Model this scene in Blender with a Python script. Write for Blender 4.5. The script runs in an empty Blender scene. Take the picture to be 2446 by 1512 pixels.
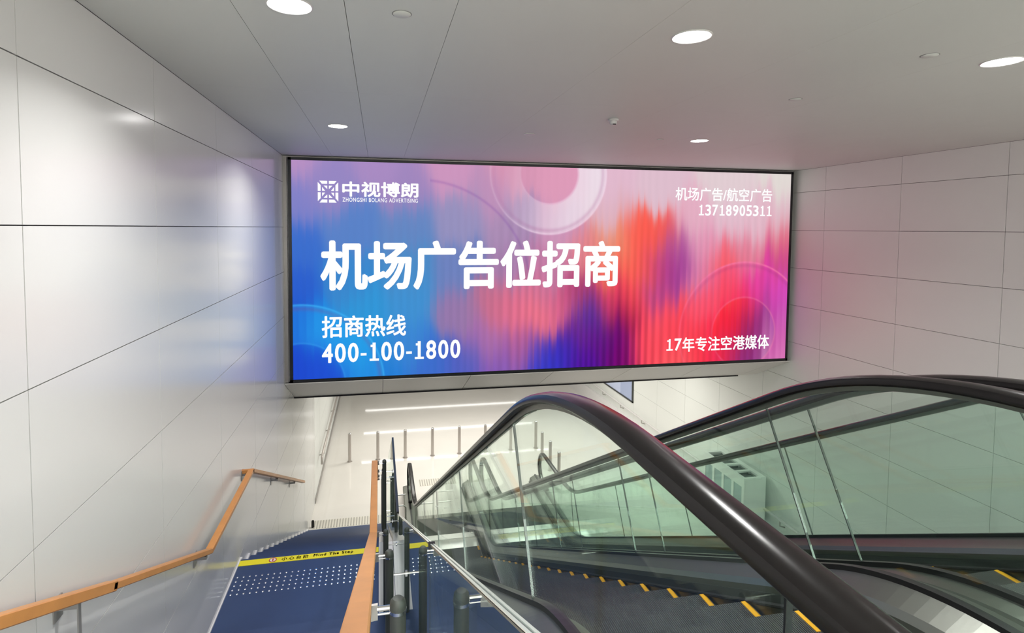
import bpy, bmesh, math, random
import numpy as np
from mathutils import Vector, Matrix
random.seed(7)
C = bpy.context.scene.collection
S = bpy.context.scene

# ------------------------------------------------------------------ camera
FX, CX, CY = 1296.33, 1155.78, 609.40            # focal length and principal point of the 2446x1512 frame
YAW, PITCH, ROLL = math.radians(10.918), math.radians(2.816), math.radians(0.383)
cam_d = bpy.data.cameras.new('camera')
cam = bpy.data.objects.new('camera', cam_d); C.objects.link(cam)
F = Vector((math.sin(YAW)*math.cos(PITCH), math.cos(YAW)*math.cos(PITCH), -math.sin(PITCH)))
Rr = Vector((math.cos(YAW), -math.sin(YAW), 0)); U = Rr.cross(F)
R2 = Rr*math.cos(ROLL)+U*math.sin(ROLL); U2 = -Rr*math.sin(ROLL)+U*math.cos(ROLL)
cam.matrix_world = Matrix(((R2.x, U2.x, -F.x, 0), (R2.y, U2.y, -F.y, 0), (R2.z, U2.z, -F.z, 0), (0, 0, 0, 1)))
cam_d.sensor_fit = 'HORIZONTAL'; cam_d.sensor_width = 36
cam_d.lens = FX/2446*36
cam_d.shift_x = (1223-CX)/2446
cam_d.shift_y = -(756-CY)/2446
cam_d.clip_start = 0.02; cam_d.clip_end = 200
S.camera = cam

# ------------------------------------------------------------------ world, exposure, lights
w = bpy.data.worlds.new('world'); S.world = w; w.use_nodes = True
w.node_tree.nodes['Background'].inputs[0].default_value = (0.9, 0.92, 0.95, 1)
w.node_tree.nodes['Background'].inputs[1].default_value = 0.3
S.view_settings.view_transform = 'Standard'
S.view_settings.look = 'None'
S.view_settings.gamma = 1
S.view_settings.use_curve_mapping = False
S.view_settings.exposure = 0.0
S.cycles.transparent_max_bounces = 24
S.cycles.max_bounces = 10
S.cycles.diffuse_bounces = 5
S.cycles.glossy_bounces = 6
S.cycles.caustics_reflective = False
S.cycles.sample_clamp_indirect = 8

DOWN_W = 23.5       # each downlight of the upper hall
LOW_W = 64.0        # each added fill light of the lower hall
STRIP_E = 9.0      # ceiling light strips over the far hall
def area(name, loc, sx, sy, power, col=(1, 1, 1), rot=(0, 0, 0), disk=False, spread=180):
    d = bpy.data.lights.new(name, 'AREA'); d.energy = power; d.color = col
    d.shape = 'DISK' if disk else 'RECTANGLE'; d.size = sx; d.size_y = sy; d.spread = math.radians(spread)
    o = bpy.data.objects.new(name, d); o.location = loc; o.rotation_euler = rot; C.objects.link(o)
    return o
WA, WR = 1.2586, 6.5359        # walls at X=-WA and X=WR
ZC, ZLC = 0.953, -2.53         # upper and lower ceiling
ZF, ZM, ZU = -5.45, -3.04, -1.42   # lower floor, stair landing, upper floor
for i, (x, y) in enumerate([(1.0, 10.4), (4.4, 10.4), (1.0, 13.6), (4.4, 13.6)]):
    area('hall_fill_light', (x, y, ZLC-0.03), 2.4, 0.5, LOW_W, (1.0, 0.965, 0.9))  # added fill lights without fixtures, set where the floor does not mirror them

# ------------------------------------------------------------------ materials
def srgb(r, g, b):
    f = lambda c: (c/255/12.92) if c/255 <= 0.04045 else ((c/255+0.055)/1.055)**2.4
    return (f(r), f(g), f(b), 1)
def mat(name, col, rough=0.5, metal=0.0, spec=0.5, bump=None, var=0.0, vscale=5, coat=0.0, aniso=None):
    m = bpy.data.materials.new(name); m.use_nodes = True
    nt = m.node_tree; b = nt.nodes['Principled BSDF']
    c = col if len(col) == 4 else (*col, 1)
    b.inputs['Base Color'].default_value = c
    b.inputs['Roughness'].default_value = rough
    b.inputs['Metallic'].default_value = metal
    b.inputs['Specular IOR Level'].default_value = spec
    b.inputs['Coat Weight'].default_value = coat
    b.inputs['Coat Roughness'].default_value = 0.05
    tc = nt.nodes.new('ShaderNodeTexCoord')
    if var:
        n = nt.nodes.new('ShaderNodeTexNoise'); n.inputs['Scale'].default_value = vscale; n.inputs['Detail'].default_value = 4
        nt.links.new(tc.outputs['Object'], n.inputs['Vector'])
        mx = nt.nodes.new('ShaderNodeMix'); mx.data_type = 'RGBA'
        mx.inputs[6].default_value = tuple(min(1, v*(1-var)) for v in c[:3])+(1,)
        mx.inputs[7].default_value = tuple(min(1, v*(1+var)) for v in c[:3])+(1,)
        nt.links.new(n.outputs['Fac'], mx.inputs[0]); nt.links.new(mx.outputs[2], b.inputs['Base Color'])
    if bump:
        sc, st = bump
        n = nt.nodes.new('ShaderNodeTexNoise'); n.inputs['Scale'].default_value = sc; n.inputs['Detail'].default_value = 3
        nt.links.new(tc.outputs['Object'], n.inputs['Vector'])
        bp = nt.nodes.new('ShaderNodeBump'); bp.inputs['Strength'].default_value = st; bp.inputs['Distance'].default_value = 0.01
        nt.links.new(n.outputs['Fac'], bp.inputs['Height']); nt.links.new(bp.outputs['Normal'], b.inputs['Normal'])
    return m
def emis(name, col, st):
    m = bpy.data.materials.new(name); m.use_nodes = True; nt = m.node_tree
    nt.nodes.remove(nt.nodes['Principled BSDF'])
    e = nt.nodes.new('ShaderNodeEmission'); e.inputs[0].default_value = (*col[:3], 1); e.inputs[1].default_value = st
    nt.links.new(e.outputs[0], nt.nodes['Material Output'].inputs[0])
    return m
def glassmat(name, tint, f0=0.04, graz=1.0):
    """flat glass sheet: tinted see-through plus Fresnel (Schlick) mirror reflection on either face"""
    m = bpy.data.materials.new(name); m.use_nodes = True; nt = m.node_tree; N = nt.nodes
    N.remove(N['Principled BSDF'])
    g = N.new('ShaderNodeNewGeometry')
    dot = N.new('ShaderNodeVectorMath'); dot.operation = 'DOT_PRODUCT'
    nt.links.new(g.outputs['Normal'], dot.inputs[0]); nt.links.new(g.outputs['Incoming'], dot.inputs[1])
    ab = N.new('ShaderNodeMath'); ab.operation = 'ABSOLUTE'; nt.links.new(dot.outputs['Value'], ab.inputs[0])
    om = N.new('ShaderNodeMath'); om.operation = 'SUBTRACT'; om.inputs[0].default_value = 1; nt.links.new(ab.outputs[0], om.inputs[1])
    pw = N.new('ShaderNodeMath'); pw.operation = 'POWER'; pw.inputs[1].default_value = 5; nt.links.new(om.outputs[0], pw.inputs[0])
    ma = N.new('ShaderNodeMath'); ma.operation = 'MULTIPLY_ADD'; ma.inputs[1].default_value = (1-f0)*graz; ma.inputs[2].default_value = f0
    nt.links.new(pw.outputs[0], ma.inputs[0])
    t = N.new('ShaderNodeBsdfTransparent'); t.inputs[0].default_value = (*tint, 1)
    gl = N.new('ShaderNodeBsdfGlossy'); gl.inputs['Roughness'].default_value = 0.0; gl.inputs[0].default_value = (0.95, 1, 0.97, 1)
    mx = N.new('ShaderNodeMixShader')
    nt.links.new(ma.outputs[0], mx.inputs[0]); nt.links.new(t.outputs[0], mx.inputs[1]); nt.links.new(gl.outputs[0], mx.inputs[2])
    nt.links.new(mx.outputs[0], N['Material Output'].inputs[0])
    return m
M = {}
M['wall'] = mat('wall_panel_enamel', (0.685, 0.69, 0.675), 0.18, 0, 0.5, bump=(3, 0.02), var=0.01, vscale=1.5)
M['wallr'] = mat('wall_panel_satin', (0.72, 0.74, 0.71), 0.38, 0, 0.45, bump=(60, 0.05), var=0.015, vscale=2)
M['joint'] = mat('joint_dark', (0.06, 0.06, 0.065), 0.8)
M['ceil'] = mat('ceiling_panel_grey', (0.62, 0.64, 0.61), 0.5, 0.0, 0.3, bump=(4, 0.03), var=0.02, vscale=2)
M['ceiljoint'] = mat('ceiling_joint', (0.25, 0.25, 0.25), 0.8)
M['soffit'] = mat('soffit_panel', (0.62, 0.61, 0.58), 0.4, 0, 0.5)
M['floor'] = mat('pale_stone_floor', (0.76, 0.735, 0.69), 0.05, 0, 0.5, var=0.03, vscale=2.2)
M['tactile'] = mat('tactile_pale', (0.72, 0.70, 0.62), 0.4)
M['tactdark'] = mat('tactile_bar_grey', (0.42, 0.40, 0.36), 0.4)
M['blue'] = mat('blue_stair_cover', (0.034, 0.060, 0.145), 0.38, 0, 0.5, var=0.12, vscale=3, bump=(30, 0.05))
M['stud'] = mat('steel_stud', (0.85, 0.85, 0.87), 0.2, 1.0)
M['white'] = mat('white_stone', (0.72, 0.71, 0.71), 0.25)
M['yellow'] = mat('yellow_tape', (0.85, 0.74, 0.02), 0.45)
M['escy'] = mat('yellow_step_edge', (0.85, 0.42, 0.02), 0.45)
M['ink'] = mat('black_ink', (0.02, 0.02, 0.01), 0.5)
M['inkred'] = mat('red_ink', (0.55, 0.05, 0.03), 0.5)
M['inkw'] = mat('white_ink', (0.8, 0.8, 0.75), 0.5)
M['wood'] = mat('handrail_wood', (0.60, 0.265, 0.075), 0.38, 0, 0.5, var=0.18, vscale=9)
M['steel'] = mat('brushed_steel', (0.55, 0.54, 0.52), 0.28, 1.0, bump=(80, 0.02))
M['deck'] = mat('deck_steel', (0.215, 0.225, 0.20), 0.38, 1.0, bump=(60, 0.02))
M['chrome'] = mat('polished_steel', (0.8, 0.8, 0.8), 0.12, 1.0)
M['post'] = mat('dark_post_steel', (0.06, 0.066, 0.06), 0.5, 0.3)
M['plate'] = mat('bracket_steel', (0.42, 0.40, 0.38), 0.45, 0.7)
M['rubber'] = mat('black_handrail_rubber', (0.007, 0.006, 0.006), 0.21, 0, 0.30)
M['gasket'] = mat('black_gasket', (0.006, 0.006, 0.007), 0.35)
M['skirt'] = mat('dark_skirt_metal', (0.055, 0.06, 0.058), 0.35, 0.5)
M['apron'] = mat('grey_brown_apron', (0.13, 0.125, 0.11), 0.35, 0.2, 0.5, var=0.1, vscale=2)
M['brush'] = mat('skirt_brush_black', (0.012, 0.012, 0.012), 0.9)
M['glass'] = glassmat('escalator_glass', (0.93, 0.982, 0.955), graz=0.6)
M['stairglass'] = glassmat('stair_glass', (0.88, 0.93, 0.915))
M['edgeg'] = mat('glass_edge', (0.60, 0.66, 0.62), 0.15)
M['edged'] = mat('glass_edge_core', (0.10, 0.13, 0.115), 0.2)
M['dark'] = mat('black_frame', (0.012, 0.014, 0.016), 0.35)
M['ledt'] = emis('led_white', (1, 1, 1), 1.02)
M['lamp'] = emis('lamp_face', (1, 0.98, 0.96), 30)
M['strip'] = emis('strip_light', (1, 0.98, 0.94), STRIP_E)
M['offwhite'] = mat('white_plastic', (0.62, 0.61, 0.60), 0.4)
M['cab'] = mat('white_cabinet_paint', (0.74, 0.75, 0.73), 0.35)
M['cabdark'] = mat('cabinet_opening_dark', (0.06, 0.07, 0.075), 0.4)
M['cabglass'] = mat('cabinet_blue_grey_pane', (0.33, 0.40, 0.42), 0.12)
M['poster'] = mat('blue_grey_poster', (0.36, 0.42, 0.60), 0.2)
M['poster2'] = mat('pale_blue_poster_strip', (0.50, 0.56, 0.75), 0.2)
M['bollard'] = mat('brushed_bollard', (0.50, 0.46, 0.43), 0.38, 0.7)
M['hood'] = mat('dull_dark_base', (0.05, 0.05, 0.05), 0.6)
# grooved escalator tread: ridges run along the travel direction
def groove(name, col):
    m = mat(name, col, 0.34, 0.85); nt = m.node_tree
    tc = nt.nodes.new('ShaderNodeTexCoord'); wv = nt.nodes.new('ShaderNodeTexWave'); wv.bands_direction = 'X'
    wv.inputs['Scale'].default_value = 35; nt.links.new(tc.outputs['Object'], wv.inputs['Vector'])
    bp = nt.nodes.new('ShaderNodeBump'); bp.inputs['Strength'].default_value = 0.9; bp.inputs['Distance'].default_value = 0.004
    nt.links.new(wv.outputs['Fac'], bp.inputs['Height'])
    nt.links.new(bp.outputs['Normal'], nt.nodes['Principled BSDF'].inputs['Normal'])
    return m
M['tread'] = groove('grooved_tread_metal', (0.13, 0.13, 0.13))

# ------------------------------------------------------------------ mesh helpers
class MB:
    def __init__(s): s.v = []; s.f = []
    def add(s, v, f):
        n = len(s.v); s.v += [tuple(p) for p in v]; s.f += [tuple(i+n for i in q) for q in f]; return s
    def box(s, x0, x1, y0, y1, z0, z1):
        v = [(x, y, z) for z in (z0, z1) for y in (y0, y1) for x in (x0, x1)]
        return s.add(v, [(0, 2, 3, 1), (4, 5, 7, 6), (0, 1, 5, 4), (2, 6, 7, 3), (0, 4, 6, 2), (1, 3, 7, 5)])
    def bevbox(s, x0, x1, y0, y1, z0, z1, b):
        """box whose eight edges parallel to Y are chamfered"""
        pr = [(x0+b, z0), (x1-b, z0), (x1, z0+b), (x1, z1-b), (x1-b, z1), (x0+b, z1), (x0, z1-b), (x0, z0+b)]
        return s.prismy(pr, y0, y1)
    def prismy(s, pr, y0, y1):
        n = len(pr)
        v = [(x, y0, z) for x, z in pr]+[(x, y1, z) for x, z in pr]
        f = [tuple(range(n)), tuple(range(2*n-1, n-1, -1))]+[(i, i+n, (i+1) % n+n, (i+1) % n) for i in range(n)]
        return s.add(v, f)
    def prismx(s, pr, x0, x1):
        n = len(pr)
        v = [(x0, y, z) for y, z in pr]+[(x1, y, z) for y, z in pr]
        f = [tuple(range(n-1, -1, -1)), tuple(range(n, 2*n))]+[(i, (i+1) % n, (i+1) % n+n, i+n) for i in range(n)]
        return s.add(v, f)
    def tube(s, pts, r, n=12, cap=True):
        pts = [Vector(p) for p in pts]; rings = []
        rr = r if isinstance(r, (list, tuple)) else [r]*len(pts)
        up = Vector((0, 0, 1))
        t0 = (pts[1]-pts[0]).normalized()
        if abs(t0.dot(up)) > 0.95: up = Vector((1, 0, 0))
        a = t0.cross(up).normalized()
        for i, p in enumerate(pts):
            t = ((pts[min(i+1, len(pts)-1)]-pts[max(i-1, 0)])).normalized()
            a = (a-t*a.dot(t)).normalized(); b = t.cross(a)
            rings.append([p+(a*math.cos(2*math.pi*k/n)+b*math.sin(2*math.pi*k/n))*rr[i] for k in range(n)])
        v = [q for r_ in rings for q in r_]; f = []
        for i in range(len(pts)-1):
            for k in range(n):
                f.append((i*n+k, i*n+(k+1) % n, (i+1)*n+(k+1) % n, (i+1)*n+k))
        if cap: f += [tuple(range(n-1, -1, -1)), tuple((len(pts)-1)*n+k for k in range(n))]
        return s.add(v, f)
    def lathe(s, prof, c=(0, 0, 0), n=24):
        """prof = [(r,z)...] round the vertical axis"""
        v = []; f = []
        for r, z in prof:
            for k in range(n):
                a = 2*math.pi*k/n; v.append((c[0]+r*math.cos(a), c[1]+r*math.sin(a), c[2]+z))
        for i in range(len(prof)-1):
            for k in range(n):
                f.append((i*n+k, i*n+(k+1) % n, (i+1)*n+(k+1) % n, (i+1)*n+k))
        f += [tuple(range(n-1, -1, -1)), tuple((len(prof)-1)*n+k for k in range(n))]
        return s.add(v, f)
    def sweep(s, L, prof, path, closed=True, cap=True):
        """prof = [(x,n)..]; path = [(y,z,ny,nz)..] in the plane X=L"""
        m = len(prof); v = []; f = []
        for (y, z, ny, nz) in path:
            for (x, n) in prof: v.append((L+x, y+n*ny, z+n*nz))
        for i in range(len(path)-1):
            for k in range(m if closed else m-1):
                f.append((i*m+k, i*m+(k+1) % m, (i+1)*m+(k+1) % m, (i+1)*m+k))
        if closed and cap: f += [tuple(range(m-1, -1, -1)), tuple((len(path)-1)*m+k for k in range(m))]
        return s.add(v, f)
    def mesh(s, name, m, smooth=False):
        me = bpy.data.meshes.new(name); me.from_pydata(s.v, [], s.f); me.materials.append(m)
        bm = bmesh.new(); bm.from_mesh(me); bmesh.ops.recalc_face_normals(bm, faces=bm.faces)
        bm.to_mesh(me); bm.free()
        if smooth:
            me.shade_smooth()
            try: me.set_sharp_from_angle(angle=math.radians(38))
            except Exception: pass
        return me
def tag(o, label=None, cat=None, group=None, kind=None):
    if label: o['label'] = label
    if cat: o['category'] = cat
    if group: o['group'] = group
    if kind: o['kind'] = kind
    return o
def obj(name, mb, m, parent=None, smooth=False, loc=None):
    me = mb.mesh(name, m, smooth) if isinstance(mb, MB) else mb
    o = bpy.data.objects.new(name, me); C.objects.link(o)
    if parent is not None:
        o.parent = parent
        if loc is None:      # mesh is in world coordinates
            p = Vector((0, 0, 0)); q = parent
            while q is not None: p += q.location; q = q.parent
            loc = -p
    o.location = loc or (0, 0, 0)
    return o
def thing(name, loc, label, cat, group=None):
    o = bpy.data.objects.new(name, None); C.objects.link(o); o.location = loc; o.empty_display_size = 0.1
    return tag(o, label, cat, group)
def struct(name, mb, m): return tag(obj(name, mb, m), kind='structure')
def dup(root, loc, label=None, group=None, rotz=None):
    r = root.copy(); C.objects.link(r); r.location = loc
    if rotz is not None: r.rotation_euler = (0, 0, rotz)
    if label: r['label'] = label
    if group: r['group'] = group
    for ch in list(root.children):
        c = ch.copy(); C.objects.link(c); c.parent = r
        for g in list(ch.children):
            d = g.copy(); C.objects.link(d); d.parent = c
    return r

# ================================================================== SETTING
YB = -4.0; YEND = 27.0
# ---- left wall: backing and panels with open joints
G = 0.0025
wl = struct('wall_left', MB().box(-WA-0.16, -WA-0.02, YB, YEND, ZF-0.3, ZC+0.1), M['joint'])
zrows = [ZF]+[-4.8+0.6*i for i in range(10)]+[ZC]
zrows = [ZF, -4.8, -4.2, -3.6, -3.0, -2.4, -1.8, -1.2, -0.6, 0.0, 0.6, ZC]
ycols = [2.231+1.2*k for k in range(-6, 21)]
pm = {}
def panel_mesh(hw, hh, m, key):
    k = (round(hw, 4), round(hh, 4), key)
    if k not in pm: pm[k] = MB().box(-0.012, 0.012, -hw, hw, -hh, hh).mesh('panel', m)
    return pm[k]
def wall_panels(parent, X, side, ys, mt, key, y_from, y_to, zr=zrows):
    for i in range(len(ys)-1):
        a, b = max(ys[i], y_from), min(ys[i+1], y_to)
        if b-a < 0.05: continue
        for j in range(len(zr)-1):
            c, d = zr[j], zr[j+1]
            me = panel_mesh((b-a)/2-G, (d-c)/2-G, mt, key)
            obj('panel', me, mt, parent, loc=(X+side*0.012, (a+b)/2, (c+d)/2))
wall_panels(wl, -WA, -1, ycols, M['wall'], 'L', YB, 10.9)
wall_panels(wl, -WA, -1, ycols, M['wallr'], 'Lf', 10.9, YEND)
# ---- right wall
wr = struct('wall_right', MB().box(WR+0.02, WR+0.16, YB, YEND, ZF-0.3, ZC+0.1), M['joint'])
ycolr = [4.623+1.2*k for k in range(-8, 19)]
wall_panels(wr, WR, 1, ycolr, M['wallr'], 'R', YB, YEND)
# ---- upper ceiling of long panels
ce = struct('ceiling', MB().box(-WA-0.1, WR+0.1, YB, 7.72, ZC+0.02, ZC+0.25), M['ceiljoint'])
xs = [-WA, -0.615, -0.143, 0.33]
while xs[-1] < WR-0.5: xs.append(xs[-1]+0.945)
xs[-1] = WR
yc = [YB, -1.9, 1.05, 4.0, 7.7]
for i in range(len(xs)-1):
    for j in range(len(yc)-1):
        k = ('c', round(xs[i+1]-xs[i], 3), round(yc[j+1]-yc[j], 3))
        hw, hd = (xs[i+1]-xs[i])/2-(0.0013 if i < 3 else 0.0007), (yc[j+1]-yc[j])/2-0.0008
        if k not in pm: pm[k] = MB().box(-hw, hw, -hd, hd, -0.01, 0.01).mesh('ceiling_panel', M['ceil'])
        obj('ceiling_panel', pm[k], None, ce, loc=((xs[i]+xs[i+1])/2, (yc[j]+yc[j+1])/2, ZC+0.01))
# ---- bulkhead wall that carries the screen
YW = 7.69
struct('wall_front', MB().box(-WA-0.02, WR+0.02, YW, YW+0.12, -2.11, ZC+0.05), M['wall'])
t = MB()      # slim recess trim round the screen: left upright and top
t.box(-WA, -1.213, YW-0.035, YW, -2.11, ZC-0.004)
t.box(-1.213, WR, YW-0.035, YW, 0.935, ZC-0.004)
tr = struct('trim_1', t, M['plate'])
# sloping soffit under the bulkhead, parallel to the stairs, in panels
sf = struct('trim_2', MB().prismx([(7.70, -2.125), (8.40, -2.535), (8.40, -2.43), (7.80, -2.05)], -WA, WR), M['joint'])
sx = [-WA]+[0.045+1.24*k for k in range(0, 6)]+[WR]
for i in range(len(sx)-1):
    a, b = sx[i]+0.003, sx[i+1]-0.003
    obj('panel', MB().prismx([(7.60, -2.108), (8.40, -2.530), (8.405, -2.542), (7.60, -2.120)], a, b), M['soffit'], sf)
struct('shadow_gap_strip', MB().box(-WA, WR-0.35, 8.405, 8.45, -2.565, -2.53), M['gasket'])  # black strip standing in for the dark of the shadow gap below the soffit
# ---- lower ceiling, end wall, floors
struct('ceiling_2', MB().box(-WA-0.1, WR+0.1, 8.43, YEND+0.1, ZLC, ZLC+0.2), M['offwhite'])
struct('wall_end', MB().box(-WA-0.1, WR+0.1, YEND, YEND+0.15, ZF-0.2, ZLC+0.1), M['wallr'])
struct('wall_rear', MB().box(-WA-0.1, WR+0.1, YB-0.15, YB, ZU-0.3, ZC+0.1), M['wall'])
struct('wall_under', MB().box(-WA-0.1, WR+0.1, 0.2, 0.35, ZF-0.1, ZU-0.32), M['wallr'])
struct('floor', MB().box(-WA-0.1, WR+0.1, 0.3, YEND+0.1, ZF-0.2, ZF), M['floor'])
struct('floor_2', MB().box(-WA-0.1, WR+0.1, YB-0.1, 0.45, ZU-0.3, ZU), M['floor'])
# plinth along the foot of the right wall
struct('baseboard_right', MB().box(WR-0.07, WR, 0.4, 26.9, ZF, -5.0), M['white'])
struct('baseboard_left', MB().box(-WA, -WA+0.015, 10.9, 26.9, ZF, ZF+0.1), M['plate'])

# ================================================================== SCREEN
YS = 7.60
sc = thing('display_screen', (2.65, YW, -2.09), 'huge wide blue, pink and red advertising display with white Chinese lettering', 'screen')
fr = MB()
X0, X1, Z0, Z1 = -1.188, 6.47, -2.10, 0.928
for (a, b, c, d) in ((X0, X1, Z0, Z0+0.038), (X0, X1, Z1-0.036, Z1), (X0, X0+0.042, Z0, Z1), (X1-0.034, X1, Z0, Z1)):
    fr.box(a, b, YS-0.008, YW, c, d)
obj('frame', fr, M['dark'], sc)
SX0, SX1, SZ0, SZ1 = X0+0.04, X1-0.032, Z0+0.036, Z1-0.034
NU, NV = 620, 230
uu, vv = np.meshgrid(np.linspace(0, 1, NU), np.linspace(0, 1, NV))      # v = 0 at the top
CP = [(0,0,185,145,195),(.15,0,170,140,195),(.28,.02,205,150,190),(.4,.02,215,150,180),(.5,.05,222,155,185),(.6,.05,225,185,205),(.7,.08,222,190,205),(.85,.08,225,205,210),(1,.05,225,217,212),
(0,.2,130,130,200),(0,.4,60,110,205),(.1,.3,90,130,200),(.2,.3,100,135,195),(.3,.25,150,145,190),(.4,.3,170,140,180),(.5,.3,205,150,185),(.6,.22,222,180,195),(.07,.12,150,135,195),(.2,.12,160,135,190),(.35,.14,190,145,185),
(0,.6,45,95,205),(.1,.55,60,135,205),(.2,.5,75,140,200),(.2,.65,65,145,210),(.13,.68,50,150,215),(.3,.5,110,130,190),(.4,.5,165,125,170),(.48,.5,195,125,165),
(.55,.42,225,130,140),(.6,.38,235,145,115),(.66,.33,252,95,80),(.7,.33,250,90,80),(.73,.4,170,90,160),(.74,.5,150,60,150),(.71,.47,200,60,120),(.67,.5,250,95,80),(.6,.5,245,110,90),
(.8,.4,225,150,180),(.78,.25,228,175,195),(.87,.25,226,190,205),(.93,.25,226,185,200),(.9,.4,225,125,150),(1,.22,222,190,200),(1,.35,225,110,130),(1,.48,205,75,140),(.8,.55,220,130,170),(.85,.5,248,95,110),
(.3,.7,150,120,170),(.36,.66,200,110,140),(.4,.7,225,110,140),(.45,.75,238,115,135),(.5,.68,225,105,140),(.35,.85,170,110,170),(.42,.9,180,95,150),(.45,.62,205,115,150),
(.53,.62,170,60,110),(.56,.72,70,50,160),(.54,.82,110,40,140),(.59,.85,90,25,130),(.5,.92,60,45,180),(.47,.97,50,60,200),(.62,.92,110,10,105),(.6,.66,215,60,100),(.63,.75,150,25,80),(.55,.97,80,20,150),(.64,.66,250,80,80),
(.7,.75,250,80,95),(.68,.9,250,75,90),(.75,.85,250,68,85),(.75,.97,252,88,95),(.7,.62,180,70,140),(.85,.62,252,75,80),(.8,.7,250,85,100),(.85,.85,252,42,60),(.9,.7,250,45,70),(.88,.83,250,35,60),(.8,.9,252,60,70),
(.94,.6,225,65,150),(.98,.65,205,80,200),(.98,.8,190,110,195),(.93,.85,150,40,110),(.96,.9,190,100,165),(.98,.97,210,145,190),(.925,.79,120,35,110),(.95,.72,165,60,150),(.97,.86,200,115,180),(.91,.9,120,40,115),(.86,.93,215,40,90),(.9,.97,140,50,130),(.84,.97,245,45,65),
(0,.75,28,80,205),(.05,.78,35,150,230),(0,.95,32,72,205),(.05,.95,33,80,210),(.12,.85,35,155,228),(.15,.97,35,125,215),(.2,.85,60,135,212),(.25,.95,60,110,205),(.3,.95,85,95,190),(.38,.98,130,90,180)]
RP = 70
ph = uu*RP+0.35*np.sin(uu*23)+0.2*np.sin(uu*57)
rib = 0.5-(ph % 1.0)                                            # reeded-glass ribs bend the pattern
rib2 = np.sin(ph*2*np.pi)*(0.55+0.45*np.sin(uu*37+2)*np.sin(uu*11))
uw = uu+rib*0.009*np.clip((vv-0.05)*1.3, 0, 1)
vw = vv+(0.014*np.sin(uu*61)+0.010*np.sin(uu*133+1))+rib*0.03
rng = np.random.RandomState(3).rand(200)
vw = vw+(rng[np.clip(ph.astype(int)+2, 0, 199)]-0.5)*0.13*(1-np.abs(2*(ph % 1.0)-1))*np.clip((uu-0.1)*2, 0.15, 1)
col = np.zeros((NV, NU, 3)); ws = np.zeros((NV, NU))
for (cu, cv, r, g, b) in CP:
    wgt = np.exp(-(((uw-cu)/0.034)**2+((vw-cv)/0.095)**2))+1e-9/(((uw-cu)/0.034)**2+((vw-cv)/0.095)**2+1e-3)
    ws += wgt
    for k, c in enumerate((r, g, b)): col[..., k] += wgt*c
col /= ws[..., None]
xx = SX0+uu*(SX1-SX0); zz = SZ1-vv*(SZ1-SZ0)
def over(mask, c):
    for k in range(3): col[..., k] = col[..., k]*(1-mask)+c[k]*mask
# translucent discs and rings of the artwork
def ring(cx, cz, r1, r0, c, a, edge, ea, grad=(0, 0)):
    rr = np.hypot(xx-cx, zz-cz)
    body = np.clip((r1-rr)/0.02, 0, 1)*np.clip((rr-r0)/0.02, 0, 1)
    g = np.clip(1+grad[0]*(xx-cx)/r1+grad[1]*(zz-cz)/r1, 0, 1.6); ea = ea*np.clip(0.25+0.75*g, 0, 1)
    over(np.clip(body*a*g, 0, 1), c)
    over(np.exp(-((rr-r1)/0.014)**2)*ea, edge)
    over(np.exp(-((rr-r1+0.05)/0.03)**2)*ea*0.25*(rr < r1), (150, 60, 120))
    over(np.exp(-((rr-r0)/0.013)**2)*ea*0.6, edge)
ring(2.43, 0.80, 0.875, 0.44, (240, 232, 240), 0.46, (244, 222, 238), 0.75, (1.25, -0.2))
ring(-1.04, -2.15, 1.10, 0.58, (45, 165, 240), 0.30, (60, 175, 245), 0.8, (0.3, 0.2))
ring(5.67, -1.62, 1.115, 0.56, (232, 70, 170), 0.22, (246, 120, 170), 0.75, (0.9, 0.3))
rr = np.hypot(xx-0.55, zz+0.95); over(np.exp(-((rr-1.62)/0.02)**2)*0.22*(xx > 0.7)*(zz > -0.6), (120, 70, 160))
shade = 1+(0.035*rib2+0.012*rib)*np.clip((vv-0.02)*2, 0.2, 1)*np.clip((uu-0.05)*3, 0.3, 1)
shade += 0.09*np.sin(ph*2*np.pi+0.8)*np.exp(-(((uu-0.62)/0.16)**2))*np.clip((vv-0.3)*1.4, 0, 1)
col = np.clip(col*shade[..., None], 0, 255)/255.0
lin = np.where(col <= 0.04045, col/12.92, ((col+0.055)/1.055)**2.4)
verts = np.stack([xx.ravel(), np.full(xx.size, YS+0.004), zz.ravel()], 1)
idx = np.arange(NU*NV).reshape(NV, NU)
q = np.stack([idx[:-1, :-1].ravel(), idx[1:, :-1].ravel(), idx[1:, 1:].ravel(), idx[:-1, 1:].ravel()], 1)
me = bpy.data.meshes.new('display_face'); me.vertices.add(len(verts)); me.vertices.foreach_set('co', verts.ravel())
me.loops.add(q.size); me.loops.foreach_set('vertex_index', q.ravel().astype(np.int32))
me.polygons.add(len(q)); me.polygons.foreach_set('loop_start', (np.arange(len(q))*4).astype(np.int32))
me.update(calc_edges=True); me.validate()
at = me.color_attributes.new('art', 'FLOAT_COLOR', 'POINT')
at.data.foreach_set('color', np.concatenate([lin.reshape(-1, 3), np.ones((lin.size//3, 1))], 1).ravel().astype(np.float32))
mled = emis('led_artwork', (1, 1, 1), 1.0)
an = mled.node_tree.nodes.new('ShaderNodeVertexColor'); an.layer_name = 'art'
mled.node_tree.links.new(an.outputs[0], [n for n in mled.node_tree.nodes if n.type == 'EMISSION'][0].inputs[0])
me.materials.append(mled)
obj('display_face', me, None, sc)
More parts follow.
